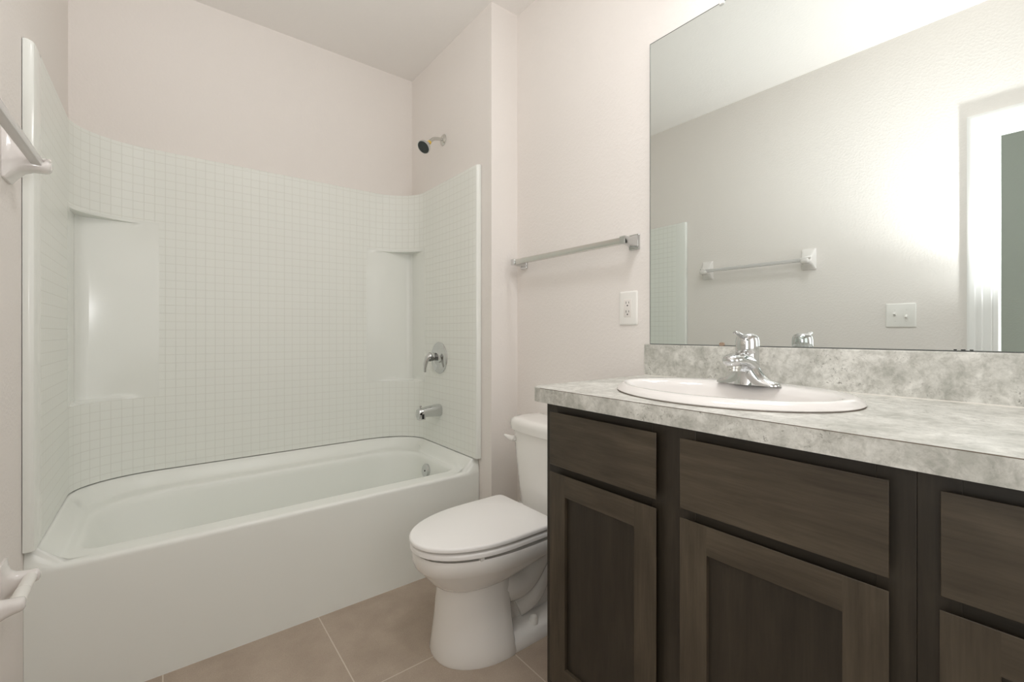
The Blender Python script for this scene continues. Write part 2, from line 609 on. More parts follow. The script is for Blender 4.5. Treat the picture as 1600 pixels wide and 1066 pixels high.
def surround():
    bm = bmesh.new()
    uvl = bm.loops.layers.uv.new('UVMap')
    NC = 26

    def plan(niche):
        """plan points: (x, y, arc, tag); tag 'c' corner sweep, 't' side or back, 'e' front edge"""
        P = []
        # left front edge, rounded
        P += [(XL + .0015, 1.800, 'e'), (XL + .012, 1.7985, 'e'), (PX0 - .008, 1.7995, 'e'), (PX0 - .0025, 1.803, 'e'), (PX0, 1.811, 'e')]
        ys = [1.811 + (PY1 - EB - 1.811) * k / 8 for k in range(1, 9)]
        P += [(PX0, y, 't') for y in ys]
        cl = []
        for k in range(1, NC + 1):
            a = R(180 - 90 * k / NC)
            fx, fy = PX0 + EA + EA * math.cos(a), PY1 - EB + EB * math.sin(a)
            if niche:
                rc = .03
                L1, L2, L3 = EB - rc, rc * PI / 2, EA - rc
                s = (L1 + L2 + L3) * k / NC
                nb = PY1 - .018 * max(0, 1 - max(0, s - L1 - L2) / L3)
                if s < L1:
                    fx, fy = PX0, PY1 - EB + s
                elif s < L1 + L2:
                    q = (s - L1) / rc
                    fx, fy = PX0 + rc - rc * math.cos(q), nb - rc + rc * math.sin(q)
                else:
                    fx, fy = PX0 + rc + (s - L1 - L2), nb
                if k == NC:
                    fy = PY1
                if k == NC - 1 and fy > PY1:
                    fy = PY1 + .002
            cl.append((fx, fy, 'c'))
        P += cl
        x0, x1 = PX0 + EA, PX1 - EA
        P += [(x0 + (x1 - x0) * k / 12, PY1, 't') for k in range(1, 13)]
        mid = (PX0 + PX1) / 2
        P += [(2 * mid - x, y, 'c') for x, y, _ in cl[:-1][::-1]] + [(PX1, PY1 - EB, 'c')]
        P += [(PX1, y, 't') for y in ys[:-1][::-1]] + [(PX1, 1.811, 't')]
        P += [(PX1 + .0025, 1.803, 'e'), (PX1 + .008, 1.7995, 'e'), (XA - .008, 1.7985, 'e'), (XA - .0012, 1.800, 'e')]
        return P

    A, Nn = plan(False), plan(True)
    arc = [0]
    for p, q in zip(A[:-1], A[1:]):
        arc.append(arc[-1] + math.hypot(q[0] - p[0], q[1] - p[1]))
    midarc = (arc[0] + arc[-1]) / 2

    def mixp(t, grow=0.0):
        return [(a[0] + (b[0] - a[0]) * t, a[1] + (b[1] - a[1]) * t) for a, b in zip(A, Nn)]

    rows = []                                   # (points, z, zone)
    Z0, ZS, ZT, ZTOP = .4895, .815, 1.575, 1.912
    for z in (Z0, Z0 + .004, .6, .7, ZS - .010):
        rows.append((mixp(0), z, 'tile'))
    rows.append((mixp(.012), ZS - .003, 'tile'))
    rows.append((mixp(.04), ZS, 'shelf'))
    rows.append((mixp(.75), ZS + .006, 'shelf'))
    rows.append((mixp(.94), ZS + .010, 'shelf'))
    rows.append((mixp(1), ZS + .028, 'niche'))
    rows.append((mixp(1), 1.2, 'niche'))
    rows.append((mixp(1), ZT - .02, 'niche'))
    rows.append((mixp(.95), ZT - .004, 'shelf'))
    rows.append((mixp(.06), ZT - .001, 'shelf'))
    rows.append((mixp(.015), ZT + .003, 'shelf'))
    rows.append((mixp(0), ZT + .012, 'tile'))
    for z in (1.7, 1.8, 1.895, ZTOP - .006):
        rows.append((mixp(0), z, 'tile'))

    def outw(t):
        o = []
        for (x, y, _), (nx, ny, _) in zip(A, Nn):
            wx = XL + .0015 if x < .2 and y < PY1 - .001 else (XA - .0015 if x > .7 and y < PY1 - .001 else x)
            wy = YB - .002 if y > PY1 - .19 else y
            o.append((x + (wx - x) * t, y + (wy - y) * t))
        return o
    rows.append((outw(.12), ZTOP - .0015, 'rim'))
    rows.append((outw(.3), ZTOP, 'rim'))
    rows.append((outw(1), ZTOP, 'rim'))
    V = [[bm.verts.new((x, y, z)) for x, y in pts] for pts, z, _ in rows]
    for r in range(len(rows) - 1):
        zone = rows[r][2] if rows[r + 1][2] != 'niche' else rows[r][2]
        for i in range(len(A) - 1):
            f = bm.faces.new((V[r][i], V[r][i + 1], V[r + 1][i + 1], V[r + 1][i]))
            tg = A[i + 1][2]
            tiled = tg != 'e' and not (tg == 'c' and rows[r][2] in ('shelf', 'niche') ) and rows[r][2] != 'rim' and A[i][2] != 'e'
            f.material_index = 0 if tiled else 1
            for lp, (rr, ii) in zip(f.loops, ((r, i), (r, i + 1), (r + 1, i + 1), (r + 1, i))):
                lp[uvl].uv = (arc[ii] - midarc + 20 * .0372, rows[rr][1] - ZS + 25 * .0372 + .002)
    return bm


so = put('tub_surround', surround(), [TILEP, ACRYL], angle=40)
tag(so, 'white molded tub surround patterned like small square tiles, with corner shelves', 'shower surround')

# ------------------------------------------------------------------ shower head, valve and spout
SY = 2.17
sh = thing('shower_sprayer', (XA, SY, 2.158), 'small chrome shower head with dark face, high above the tub', 'shower head')
bm = bmesh.new()
lathe(bm, (XA - .0005, SY, 2.158), (-1, 0, 0), [(0, .031), (.002, .0315), (.006, .028), (.012, .018), (.014, .011), (.014, .009)], 36)
put('wall_flange', bm, CHROME_S, sh)
bm = bmesh.new()
pth = smooth_path([(XA - .002, SY, 2.158, .0095), (1.188, SY, 2.157, .0095), (1.160, SY, 2.150, .0095), (1.142, SY, 2.137, .0095), (1.126, SY, 2.118, .0095)], 6)
tube(bm, [p[:3] for p in pth], .0095, 20)
put('pipe_arm', bm, CHROME_S, sh)
hd = Vector((-.70, -.22, -.70)).normalized()
nb = Vector((1.129, SY, 2.122))
bm = bmesh.new()
lathe(bm, nb, hd, [(-.006, .0105), (.0, .0115), (.012, .0115), (.013, .009)], 24)
put('tape_joint', bm, YELLOW, sh)
bm = bmesh.new()
lathe(bm, nb + hd * .010, hd, [(0, .011), (.006, .0135), (.012, .0135), (.016, .018), (.026, .028), (.036, .0345), (.046, .0365), (.0485, .0355), (.0485, .033), (.044, .032)], 40, cap1=False)
hb = put('spray_head', bm, CHROME, sh)
bm = bmesh.new()
lathe(bm, nb + hd * .054, hd, [(0, .0325), (.003, .0322), (.0045, .029), (.005, .012), (.0055, 0)], 40)
d_, a_, b_ = frame_of(hd)
for ring, cnt in ((.010, 6), (.019, 12), (.027, 18)):
    for k in range(cnt):
        q = nb + hd * .0585 + (a_ * math.cos(2 * PI * k / cnt) + b_ * math.sin(2 * PI * k / cnt)) * ring
        lathe(bm, q, hd, [(0, .0016), (.0022, .001)], 6)
put('spray_face', bm, RUBBER, hb)

va = thing('shower_valve', (PX1, 2.165, .962), 'round chrome shower valve with a lever handle above the tub spout', 'shower valve')
bm = bmesh.new()
lathe(bm, (PX1 + .001, 2.165, .962), (-1, 0, 0), [(0, .086), (.004, .0865), (.008, .083), (.010, .078), (.012, .045), (.018, .030), (.022, .026), (.022, .010)], 56)
put('escutcheon', bm, CHROME, va)
bm = bmesh.new()
lathe(bm, (PX1 - .020, 2.165, .968), (-1, 0, 0), [(0, .021), (.012, .021), (.014, .018), (.020, .018), (.022, .022), (.040, .024)], 32)
put('stem', bm, plain('shade_dark_chrome', (.28, .28, .27), .25, 1), va)  # chrome stem coloured dark to stand for the shaded gap behind the handle
bm = bmesh.new()
pth = smooth_path([(PX1 - .040, 2.165, .972, .0235), (PX1 - .056, 2.166, .972, .0225), (PX1 - .070, 2.168, .962, .018), (PX1 - .079, 2.170, .940, .0125), (PX1 - .083, 2.172, .912, .0100), (PX1 - .084, 2.173, .888, .0085)], 6)
tube(bm, [p[:3] for p in pth], [p[3] for p in pth], 24, flat=.85)
put('lever_handle', bm, CHROME, va)

sp = thing('tub_spout', (PX1, 2.165, .678), 'chrome tub spout below the round valve', 'tub spout')
bm = bmesh.new()
secs = [(0, .032, .678, 1), (.006, .033, .678, 1), (.05, .031, .677, 1), (.085, .028, .676, .96), (.105, .027, .672, .98), (.122, .0265, .669, 1.05), (.130, .0235, .668, 1.05), (.134, .017, .667, 1.0)]
rings = []
for t, r, zc, fl in secs:
    rings.append([(PX1 + .001 - t, 2.165 + r * (abs(math.cos(a)) ** .75) * math.copysign(1, math.cos(a)),
                   zc + r * fl * (abs(math.sin(a)) ** .75) * math.copysign(1, math.sin(a))) for a in [2 * PI * k / 40 for k in range(40)]])
loft(bm, rings)
body = put('spout_body', bm, CHROME, sp)
bm = bmesh.new()
rr = rrect(1.080, 2.165, .020, .019, .009)
loft(bm, [[(x, y, .652) for x, y in rr], [(x, y, .6375) for x, y in rrect(1.080, 2.165, .0195, .0185, .009)]])
put('outlet_skirt', bm, CHROME, body)
bm = bmesh.new()
rr = rrect(1.080, 2.165, .016, .015, .007)
loft(bm, [[(x, y, .640) for x, y in rr], [(x, y, .6372) for x, y in rr]])
put('opening', bm, DARK, body)
bm = bmesh.new()
box(bm, 1.0720, 1.0840, 2.1375, 2.1400, .6440, .6690)
put('side_slot', bm, DARK, body)
bm = bmesh.new()
lathe(bm, (1.075, 2.165, .690), (0, 0, 1), [(0, .0035), (.013, .0035), (.015, .007), (.020, .0072), (.022, .005)], 20)
put('diverter_knob', bm, CHROME, sp)

# ------------------------------------------------------------------ toilet
TY = 1.347
toi = thing('toilet', (1.0, TY, 0), 'white toilet with a closed lid between the bathtub and the vanity', 'toilet')


def egg(x0, x1, hw, z, back=.62, n=56, pw=2.25, flat_back=0.0):
    """egg outline, nose at x0, widest toward x1"""
    xm = x0 + (x1 - x0) * back
    out = []
    for k in range(n):
        a = 2 * PI * k / n
        c, s = math.cos(a), math.sin(a)
        e = 2 / pw if c < 0 else 2 / (pw + flat_back)
        px = math.copysign(abs(c) ** e, c)
        py = math.copysign(abs(s) ** (2 / (pw if c < 0 else pw + flat_back)), s)
        out.append((xm + px * ((xm - x0) if c < 0 else (x1 - xm)), TY + py * hw, z))
    return out


bm = bmesh.new()
# rim band, crease, and the bowl underneath
loft(bm, [egg(.665, 1.215, .176, .364, .60, flat_back=3), egg(.657, 1.220, .183, .369, .60, flat_back=3), egg(.654, 1.222, .1855, .361, .60, flat_back=3),
          egg(.654, 1.222, .1850, .341, .60, flat_back=3), egg(.658, 1.220, .1815, .322, .60, flat_back=3), egg(.662, 1.216, .1780, .315, .60, flat_back=3)], True, False)
loft(bm, [egg(.662, 1.216, .1780, .315, .60, flat_back=3), egg(.671, 1.20, .1695, .3135, .60, flat_back=2.5), egg(.677, 1.18, .163, .304, .58, flat_back=2), egg(.688, 1.15, .153, .287, .56, flat_back=1),
          egg(.703, 1.11, .139, .266, .53), egg(.724, 1.07, .119, .246, .5), egg(.752, 1.04, .092, .232, .5), egg(.79, 1.0, .055, .226, .5)], False, True)
# front pedestal: a rounded column, wider at the floor
col = []
for z, x0, x1, hw, nl in ((0, .722, .957, .152, .20), (.010, .720, .959, .154, .20), (.05, .727, .957, .145, .19), (.12, .735, .955, .133, .18), (.20, .741, .954, .122, .17),
                          (.25, .744, .954, .117, .17), (.275, .748, .954, .112, .17)):
    pts = []
    n = 22
    for k in range(n + 1):                              # round nose
        a = R(90 + 180 * k / n)
        pts.append((x0 + nl + nl * math.cos(a), TY + hw * math.copysign(abs(math.sin(a)) ** .9, math.sin(a)), z))
    pts += [(x1 - .010, TY - hw, z), (x1, TY - hw + .010, z), (x1, TY + hw - .010, z), (x1 - .010, TY + hw, z)]
    col.append(pts)
loft(bm, col)
# narrow rear body and trap way
loft(bm, [[(x, y, z) for x, y in rrect(1.075, TY, .165, hw, .05)] for z, hw in ((.0, .085), (.08, .072), (.20, .075), (.30, .095), (.33, .12))])
trap = smooth_path([(.90, TY - .05, .235, .06), (.97, TY - .062, .20, .064), (1.04, TY - .066, .20, .060), (1.10, TY - .066, .245, .055), (1.15, TY - .06, .29, .05), (1.19, TY - .05, .32, .045)], 6)
tube(bm, [p[:3] for p in trap], [p[3] for p in trap], 20)
trap = smooth_path([(1.02, TY - .050, .10, .05), (1.08, TY - .060, .13, .055), (1.13, TY - .064, .19, .05), (1.17, TY - .06, .25, .045), (1.2, TY - .05, .30, .04)], 6)
tube(bm, [p[:3] for p in trap], [p[3] for p in trap], 20)
tube(bm, [(2 * 0 + p[0], 2 * TY - p[1], p[2]) for p in trap], [p[3] for p in trap], 20)
# foot flange along the floor
loft(bm, [[(x, y, 0) for x, y in rrect(1.07, TY, .20, .148, .05)], [(x, y, .008) for x, y in rrect(1.07, TY, .201, .149, .05)],
          [(x, y, .034) for x, y in rrect(1.07, TY, .198, .143, .05)], [(x, y, .044) for x, y in rrect(1.07, TY, .192, .134, .05)], [(x, y, .066) for x, y in rrect(1.07, TY, .18, .09, .05)]])
# ledge that carries the tank
loft(bm, [[(x, y, z) for x, y in rrect(1.215, TY, hx, hy, .04)] for z, hx, hy in ((.255, .09, .09), (.30, .125, .13), (.345, .135, .165), (.360, .135, .168), (.366, .130, .163))])
bowl = put('bowl', bm, PORC, toi, angle=48)
for s in (-1, 1):
    bm = bmesh.new()
    lathe(bm, (1.06, TY + s * .117, .046), (0, 0, 1), [(0, .016), (.014, .0155), (.026, .012), (.031, .005), (.032, 0)], 20)
    put('bolt_cap', bm, PLAST, bowl)


def slab(x0, x1, hw, z0, z1, rb, fb, drop=.004, pw=2.25):
    b2 = bmesh.new()
    loft(b2, [egg(x0 + rb, x1 - .002, hw - rb, z0, .60, flat_back=fb, pw=pw), egg(x0, x1, hw, z0 + rb * .7, .60, flat_back=fb, pw=pw), egg(x0, x1, hw, z1 - rb, .60, flat_back=fb, pw=pw),
              egg(x0 + rb * .35, x1 - rb * .35, hw - rb * .35, z1 - rb * .3, .60, flat_back=fb, pw=pw), egg(x0 + rb * 1.2, x1 - rb * 1.2, hw - rb * 1.2, z1, .60, flat_back=fb, pw=pw),
              egg(x0 + .10, x1 - .08, hw - .08, z1 + drop * .6, .60, flat_back=fb, pw=pw), egg(x0 + .19, x1 - .16, hw - .15, z1 + drop, .60, flat_back=fb, pw=pw)])
    return b2


put('seat', slab(.645, 1.118, .1795, .3745, .3945, .006, 9, 0, pw=2.05), SEATM, toi, angle=50)
put('lid', slab(.641, 1.132, .1795, .3995, .4165, .006, 14, .005, pw=2.05), SEATM, toi, angle=50)
for s in (-1, 1):
    bm = bmesh.new()
    box(bm, 1.110, 1.145, TY + s * .075 - .022, TY + s * .075 + .022, .368, .404)
    put('hinge', bm, SEATM, toi, bevel=.006, seg=3)
    bm = bmesh.new()
    box(bm, .80, .815, TY + s * .155 - .006, TY + s * .155 + .006, .366, .3755)
    put('bumper', bm, PLAST, toi)


def tank_outline(zv, xf, xb, hw, bow, r=.035, n=20):
    """flat back toward the wall, bowed front"""
    pts = []
    for k in range(n + 1):
        t = -1 + 2 * k / n
        e = max(0, abs(t) - .78) / .22
        pts.append((xf + bow * t * t + r * (1 - math.sqrt(max(0, 1 - e * e))), TY - hw * t, zv))
    pts += [(xb, TY - hw + .004, zv), (xb, TY + hw - .004, zv)]
    return pts


bm = bmesh.new()
loft(bm, [tank_outline(.352, 1.205, 1.352, .158, .022), tank_outline(.362, 1.198, 1.354, .166, .022), tank_outline(.45, 1.192, 1.356, .182, .025),
          tank_outline(.56, 1.188, 1.357, .200, .027), tank_outline(.672, 1.185, 1.358, .213, .028), tank_outline(.679, 1.186, 1.358, .213, .028)])
tank = put('tank', bm, PORC, toi, angle=40)
bm = bmesh.new()
loft(bm, [tank_outline(.678, 1.182, 1.362, .216, .028), tank_outline(.681, 1.175, 1.366, .224, .028), tank_outline(.705, 1.172, 1.366, .227, .028), tank_outline(.722, 1.175, 1.366, .224, .028),
          tank_outline(.731, 1.186, 1.360, .213, .028), tank_outline(.734, 1.205, 1.345, .190, .022), tank_outline(.735, 1.24, 1.32, .13, .01)])
put('tank_lid', bm, PORC, toi, angle=50)
bm = bmesh.new()
lathe(bm, (1.2135, TY + .176, .640), (-1, .1, 0), [(0, .017), (.005, .017), (.008, .0135), (.020, .0135), (.022, .011)], 24)
pth = smooth_path([(1.196, TY + .172, .640, .0125), (1.190, TY + .182, .642, .0130), (1.185, TY + .196, .646, .0105), (1.181, TY + .208, .650, .0070), (1.178, TY + .216, .653, .0035)], 6)
tube(bm, [p[:3] for p in pth], [p[3] for p in pth], 16, flat=.85)
put('flush_lever', bm, PLAST, toi)

# ------------------------------------------------------------------ vanity
FX = .838                                # face frame plane
DX = .819                                # front of doors and drawers
CZ0, CZ1 = .9085, .9475                  # countertop
CYE = .915                               # end of the cabinet run by the toilet
KZ = .133
SEAM = .1455


def face(bm, y0, y1, z0, z1):
    box(bm, DX, FX - .0008, y0, y1, z0, z1)


def cabinet(y0, y1, label, stiles, rails):
    t = thing('vanity_cabinet', (1.09, (y0 + y1) / 2, 0), label, 'cabinet', None)
    b2 = bmesh.new()
    # carcass sides, bottom, back; toe board set back
    box(b2, FX + .019, XM - .002, y1 - .016, y1, KZ, CZ0 - .0005)
    box(b2, FX + .019, XM - .002, y0, y0 + .016, KZ, CZ0 - .0005)
    box(b2, FX + .075, XM - .002, y0, y1, 0, KZ)
    box(b2, FX + .019, XM - .002, y0 + .016, y1 - .016, KZ, KZ + .016)
    box(b2, XM - .012, XM - .002, y0 + .016, y1 - .016, KZ + .016, CZ0 - .0005)
    box(b2, FX + .019, FX + .024, y0 + .016, y1 - .016, KZ + .016, CZ0 - .0005)
    put('carcass', b2, WOODF, t, bevel=.0008)
    b2 = bmesh.new()
    for a, b in stiles:
        box(b2, FX, FX + .019, a, b, KZ, CZ0 - .0006)
    put('face_frame', b2, WOODF, t, bevel=.0008)
    for a, b, c, d in rails:
        b2 = bmesh.new()
        box(b2, FX + .0003, FX + .0187, a, b, c, d)
        put('rail', b2, WOODR, t)
    return t


UNDER, LIP = .0165, .0022        # doors and drawer fronts have back-bevelled finger-pull edges


def edge_ring(b2, loop, y0, y1, z0, z1):
    """lip, undercut edge and back of a front whose outline is `loop` (verts at x = DX)"""
    def inset(v, d):
        y = v.co.y + (d if abs(v.co.y - y0) < 1e-6 else -d if abs(v.co.y - y1) < 1e-6 else 0)
        z = v.co.z + (d if abs(v.co.z - z0) < 1e-6 else -d if abs(v.co.z - z1) < 1e-6 else 0)
        return y, z
    a = [b2.verts.new((DX + LIP, v.co.y, v.co.z)) for v in loop]
    c = [b2.verts.new((FX - .0008, *inset(v, UNDER))) for v in loop]
    n = len(loop)
    for p, q in ((loop, a), (a, c)):
        for i in range(n):
            j = (i + 1) % n
            b2.faces.new((p[i], p[j], q[j], q[i]))
    return c


def drawer(t, y0, y1, z0, z1):
    b2 = bmesh.new()
    lp = [b2.verts.new((DX, y, z)) for y, z in ((y0, z0), (y1, z0), (y1, z1), (y0, z1))]
    b2.faces.new(lp)
    b2.faces.new(edge_ring(b2, lp, y0, y1, z0, z1))
    return put('drawer', b2, WOODH, t, bevel=.0008, seg=2)


def door(t, y0, y1, z0, z1, sw=.056):
    b2 = bmesh.new()
    V = lambda y, z, x=DX: b2.verts.new((x, y, z))
    ya, yb, za, zb = y0 + sw, y1 - sw, z0 + sw, z1 - sw
    lp = [V(y0, z0), V(ya, z0), V(yb, z0), V(y1, z0), V(y1, z1), V(yb, z1), V(ya, z1), V(y0, z1)]
    i0, i1, i2, i3 = V(ya, za), V(yb, za), V(yb, zb), V(ya, zb)
    b2.faces.new((lp[0], lp[1], i0, i3, lp[6], lp[7]))
    b2.faces.new((lp[2], lp[3], lp[4], lp[5], i2, i1))
    for f in ((lp[1], lp[2], i1, i0), (i3, i2, lp[5], lp[6])):
        b2.faces.new(f).material_index = 1
    back = edge_ring(b2, lp, y0, y1, z0, z1)
    k = [V(v.co.y, v.co.z, FX - .0008) for v in (i0, i1, i2, i3)]
    for i in range(4):
        j = (i + 1) % 4
        b2.faces.new(((i0, i1, i2, i3)[i], (i0, i1, i2, i3)[j], k[j], k[i]))
    b2.faces.new((back[0], back[1], k[0], k[3], back[6], back[7]))
    b2.faces.new((back[2], back[3], back[4], back[5], k[2], k[1]))
    b2.faces.new((back[1], back[2], k[1], k[0]))
    b2.faces.new((k[3], k[2], back[5], back[6]))
    d = put('door', b2, [WOODV, WOODH], t, bevel=.0006, seg=2)
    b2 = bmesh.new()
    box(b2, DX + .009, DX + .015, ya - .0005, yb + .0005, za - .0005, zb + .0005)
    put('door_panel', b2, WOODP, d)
    return d


D1, D2, ZD0, ZD1, ZP0, ZP1 = (.556, .884), (.1724, .501), .746, .8865, .167, .727
c1 = cabinet(SEAM + .0001, CYE, 'dark wood vanity cabinet under the sink with two drawer fronts over two doors', [(CYE - .040, CYE), (.478, .578), (SEAM + .0001, SEAM + .046)],
             [(SEAM + .046, .478, .862, CZ0 - .0006), (.578, CYE - .04, .862, CZ0 - .0006), (SEAM + .046, .478, .705, .765), (.578, CYE - .04, .705, .765),
              (SEAM + .046, .478, KZ, .19), (.578, CYE - .04, KZ, .19)])
for a, b in (D1, D2):
    drawer(c1, a, b, ZD0, ZD1)
    door(c1, a, b, ZP0, ZP1)
c2 = cabinet(-.262, SEAM - .0001, 'dark wood vanity cabinet at the right edge of the photo, one drawer over one door', [(SEAM - .046, SEAM - .0001), (-.262, -.222)],
             [(-.222, SEAM - .046, .862, CZ0 - .0006), (-.222, SEAM - .046, .705, .765), (-.222, SEAM - .046, KZ, .19)])
drawer(c2, -.232, .1185, ZD0, ZD1)
door(c2, -.232, .1195, ZP0, ZP1)

# countertop with rounded front corner, laminate front edge, backsplash
ct = thing('countertop', (1.09, .35, CZ0), 'grey speckled laminate countertop and backsplash on the dark vanity', 'countertop')
SX, SYc, SA, SB = 1.080, .540, .225, .275       # sink outline centre and radii


def counter_outline(ins, z):
    x0, x1, y0, y1, r = .811 + ins, XM - .001, -.285 + ins, .965 - ins, .045
    pts = []
    for k in range(9):
        a = R(90 + 90 * k / 8)
        pts.append((x0 + r + r * math.cos(a), y1 - r + r * math.sin(a), z))
    pts += [(x0, .6, z), (x0, .3, z), (x0, 0, z)]
    for k in range(9):
        a = R(180 + 90 * k / 8)
        pts.append((x0 + r + r * math.cos(a), y0 + r + r * math.sin(a), z))
    pts += [(x1, y0, z), (x1, y0 + .4, z), (x1, .5, z), (x1, y1, z)]
    return pts


bm = bmesh.new()
loft(bm, [counter_outline(.0, CZ0), counter_outline(0, CZ1 - .0012), counter_outline(.0012, CZ1)], False, False)
ne = 64
holes = []
for zz in (CZ0, CZ1):                     # the sink cut-out goes right through
    h = [bm.verts.new((SX + (SA - .02) * math.cos(2 * PI * k / ne), SYc + (SB - .02) * math.sin(2 * PI * k / ne), zz)) for k in range(ne)]
    holes.append(h)
    he = [bm.edges.new((h[k], h[(k + 1) % ne])) for k in range(ne)]
    oe = [e for e in bm.edges if all(abs(v.co.z - zz) < 1e-6 for v in e.verts) and e not in he]
    bmesh.ops.triangle_fill(bm, use_beauty=True, use_dissolve=False, edges=oe + he)
for k in range(ne):
    j = (k + 1) % ne
    bm.faces.new((holes[0][k], holes[0][j], holes[1][j], holes[1][k]))
put('worktop', bm, LAM, ct, angle=30)
bm = bmesh.new()
box(bm, 1.354, XM - .001, -.285, .968, CZ1 + .0003, 1.0565)
put('backsplash', bm, LAM, ct, bevel=.0015)
bm = bmesh.new()
box(bm, .8108, .8116, -.23, .915, CZ1 - .0016, CZ1 - .0003)
put('edge_seam', bm, SEAM_DARK, ct)
bm = bmesh.new()
box(bm, 1.3515, 1.3545, -.28, .965, CZ1 - .0002, CZ1 + .0022)
put('caulk_bead', bm, plain('pale_caulk', (.78, .76, .71), .5), ct)

# ------------------------------------------------------------------ sink
snk = thing('sink', (SX, SYc, CZ1), 'white oval drop-in sink set in the grey countertop', 'sink')


def ell(cx, ax, ay, z, n=72, cy=SYc):
    return [(cx + ax * math.cos(2 * PI * k / n), cy + ay * math.sin(2 * PI * k / n), z) for k in range(n)]


bm = bmesh.new()
z = CZ1
loft(bm, [ell(SX, SA - .03, SB - .03, z - .01), ell(SX, SA - .002, SB - .002, z + .0016), ell(SX, SA, SB, z + .004), ell(SX, SA - .003, SB - .003, z + .010), ell(SX, SA - .013, SB - .012, z + .0165),
          ell(SX - .006, SA - .026, SB - .018, z + .0190), ell(SX - .024, SA - .055, SB - .026, z + .0190), ell(SX - .034, SA - .068, SB - .030, z + .0180), ell(SX - .038, SA - .075, SB - .036, z + .012),
          ell(SX - .040, SA - .080, SB - .042, z), ell(SX - .040, SA - .088, SB - .055, z - .03), ell(SX - .038, SA - .105, SB - .085, z - .07), ell(SX - .03, SA - .14, SB - .14, z - .105),
          ell(SX - .02, .03, .03, z - .118), ell(SX - .02, .022, .022, z - .12)], False, True)
put('bowl_body', bm, CERAM, snk, angle=60)
bm = bmesh.new()
lathe(bm, (SX - .02, SYc, z - .1195), (0, 0, 1), [(0, .021), (.002, .021), (.003, .018), (.002, .014), (.002, 0)], 28)
put('drain', bm, CHROME, snk)
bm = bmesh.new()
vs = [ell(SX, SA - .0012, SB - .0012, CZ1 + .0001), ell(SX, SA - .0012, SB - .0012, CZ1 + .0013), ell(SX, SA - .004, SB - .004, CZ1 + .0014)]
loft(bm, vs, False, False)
put('rim_shade_band', bm, SEAM_DARK, snk).name = 'rim_shade_line'  # dark band painting the shade line under the rim

# ------------------------------------------------------------------ faucet
AX, AY, AZ = 1.186, .534, CZ1 + .0188
fa = thing('faucet', (AX, AY, AZ), 'chrome single handle faucet on the back ledge of the oval sink', 'faucet')
bm = bmesh.new()
# low wings along the ledge that sweep up into the column
rings = []
for k in range(41):
    t = -1 + 2 * k / 40
    end = math.sqrt(max(0, 1 - abs(t) ** 8))
    h = .0125 + .058 * math.exp(-(max(0, abs(t) - .16) / .27) ** 1.6)
    dp = .0215 + .006 * math.exp(-(abs(t) / .4) ** 2)
    h, dp = max(.002, h * end), max(.003, dp * end)
    ring = []
    for q in range(28):
        a = 2 * PI * q / 28
        c, sn = math.cos(a), math.sin(a)
        ring.append((AX + dp * math.copysign(abs(c) ** .75, c), AY + .079 * t, AZ + (h * sn ** .85 if sn > 0 else 0)))
    rings.append(ring)
loft(bm, rings)
# column: broad hollow-fronted foot rising to a round barrel
colm = [(0, .0315, .0385), (.012, .0285, .0355), (.028, .0265, .0315), (.045, .0260, .0285), (.062, .0262, .0272), (.078, .0262, .0268), (.094, .0262, .0266)]
loft(bm, [[(AX + rx * math.cos(2 * PI * k / 44), AY + ry * math.sin(2 * PI * k / 44), AZ + zz - (.016 if zz > .08 else 0) * .5 * (1 - math.cos(2 * PI * k / 44))) for k in range(44)] for zz, rx, ry in colm])
# spout: wide and flat, rounded at the tip
pth = smooth_path([(AX + .004, AZ + .046, .0285, .026), (AX - .020, AZ + .056, .0275, .0235), (AX - .044, AZ + .063, .0262, .0200), (AX - .066, AZ + .0645, .0255, .0175), (AX - .084, AZ + .0635, .0232, .0155), (AX - .095, AZ + .0620, .0175, .0125), (AX - .101, AZ + .0610, .007, .006)], 5)
rings = []
for i, (x, zc, ry, rz) in enumerate(pth):
    q = pth[min(i + 1, len(pth) - 1)]
    p = pth[max(i - 1, 0)]
    tx, tz = q[0] - p[0], q[1] - p[1]
    L = math.hypot(tx, tz)
    nx, nz = tz / L, -tx / L
    rings.append([(x + nx * rz * math.sin(a), AY + ry * math.cos(a), zc + nz * rz * math.sin(a)) for a in [2 * PI * k / 32 for k in range(32)]])
loft(bm, rings)
fb = put('spout_body', bm, CHROME, fa, angle=50)
bm = bmesh.new()
lathe(bm, (AX - .070, AY, AZ + .0505), (-.10, 0, -1), [(0, .0165), (.007, .0160), (.0085, .0135), (.0135, .0135), (.0145, .012), (.0145, .010), (.012, .009)], 28)
put('aerator', bm, CHROME_S, fb)


def tilt_ring(r, z0, slope, n=44):
    return [(AX + r * math.cos(2 * PI * k / n), AY + r * math.sin(2 * PI * k / n), AZ + z0 + slope * r * math.cos(2 * PI * k / n)) for k in range(n)]


bm = bmesh.new()
loft(bm, [tilt_ring(.0258, .076, .35), tilt_ring(.0258, .087, .35)])
put('collar', bm, DARK, fb)
bm = bmesh.new()
loft(bm, [tilt_ring(.0268, .0850, .35), tilt_ring(.0280, .0865, .35), tilt_ring(.0282, .098, .22), tilt_ring(.0278, .110, .08), tilt_ring(.0262, .119, 0), tilt_ring(.0222, .1255, -.02), tilt_ring(.0150, .1295, -.03), tilt_ring(.006, .1310, 0), tilt_ring(.001, .1312, 0)])
pth = smooth_path([(AX - .004, AY, AZ + .118, .013), (AX - .024, AY, AZ + .1225, .0105), (AX - .040, AY, AZ + .1265, .0080), (AX - .052, AY, AZ + .1295, .0082), (AX - .062, AY, AZ + .1320, .0078), (AX - .068, AY, AZ + .1330, .004)], 6)
tube(bm, [p[:3] for p in pth], [p[3] for p in pth], 20, flat=.55)
hl = put('lever_handle', bm, CHROME, fa, angle=50)
bm = bmesh.new()
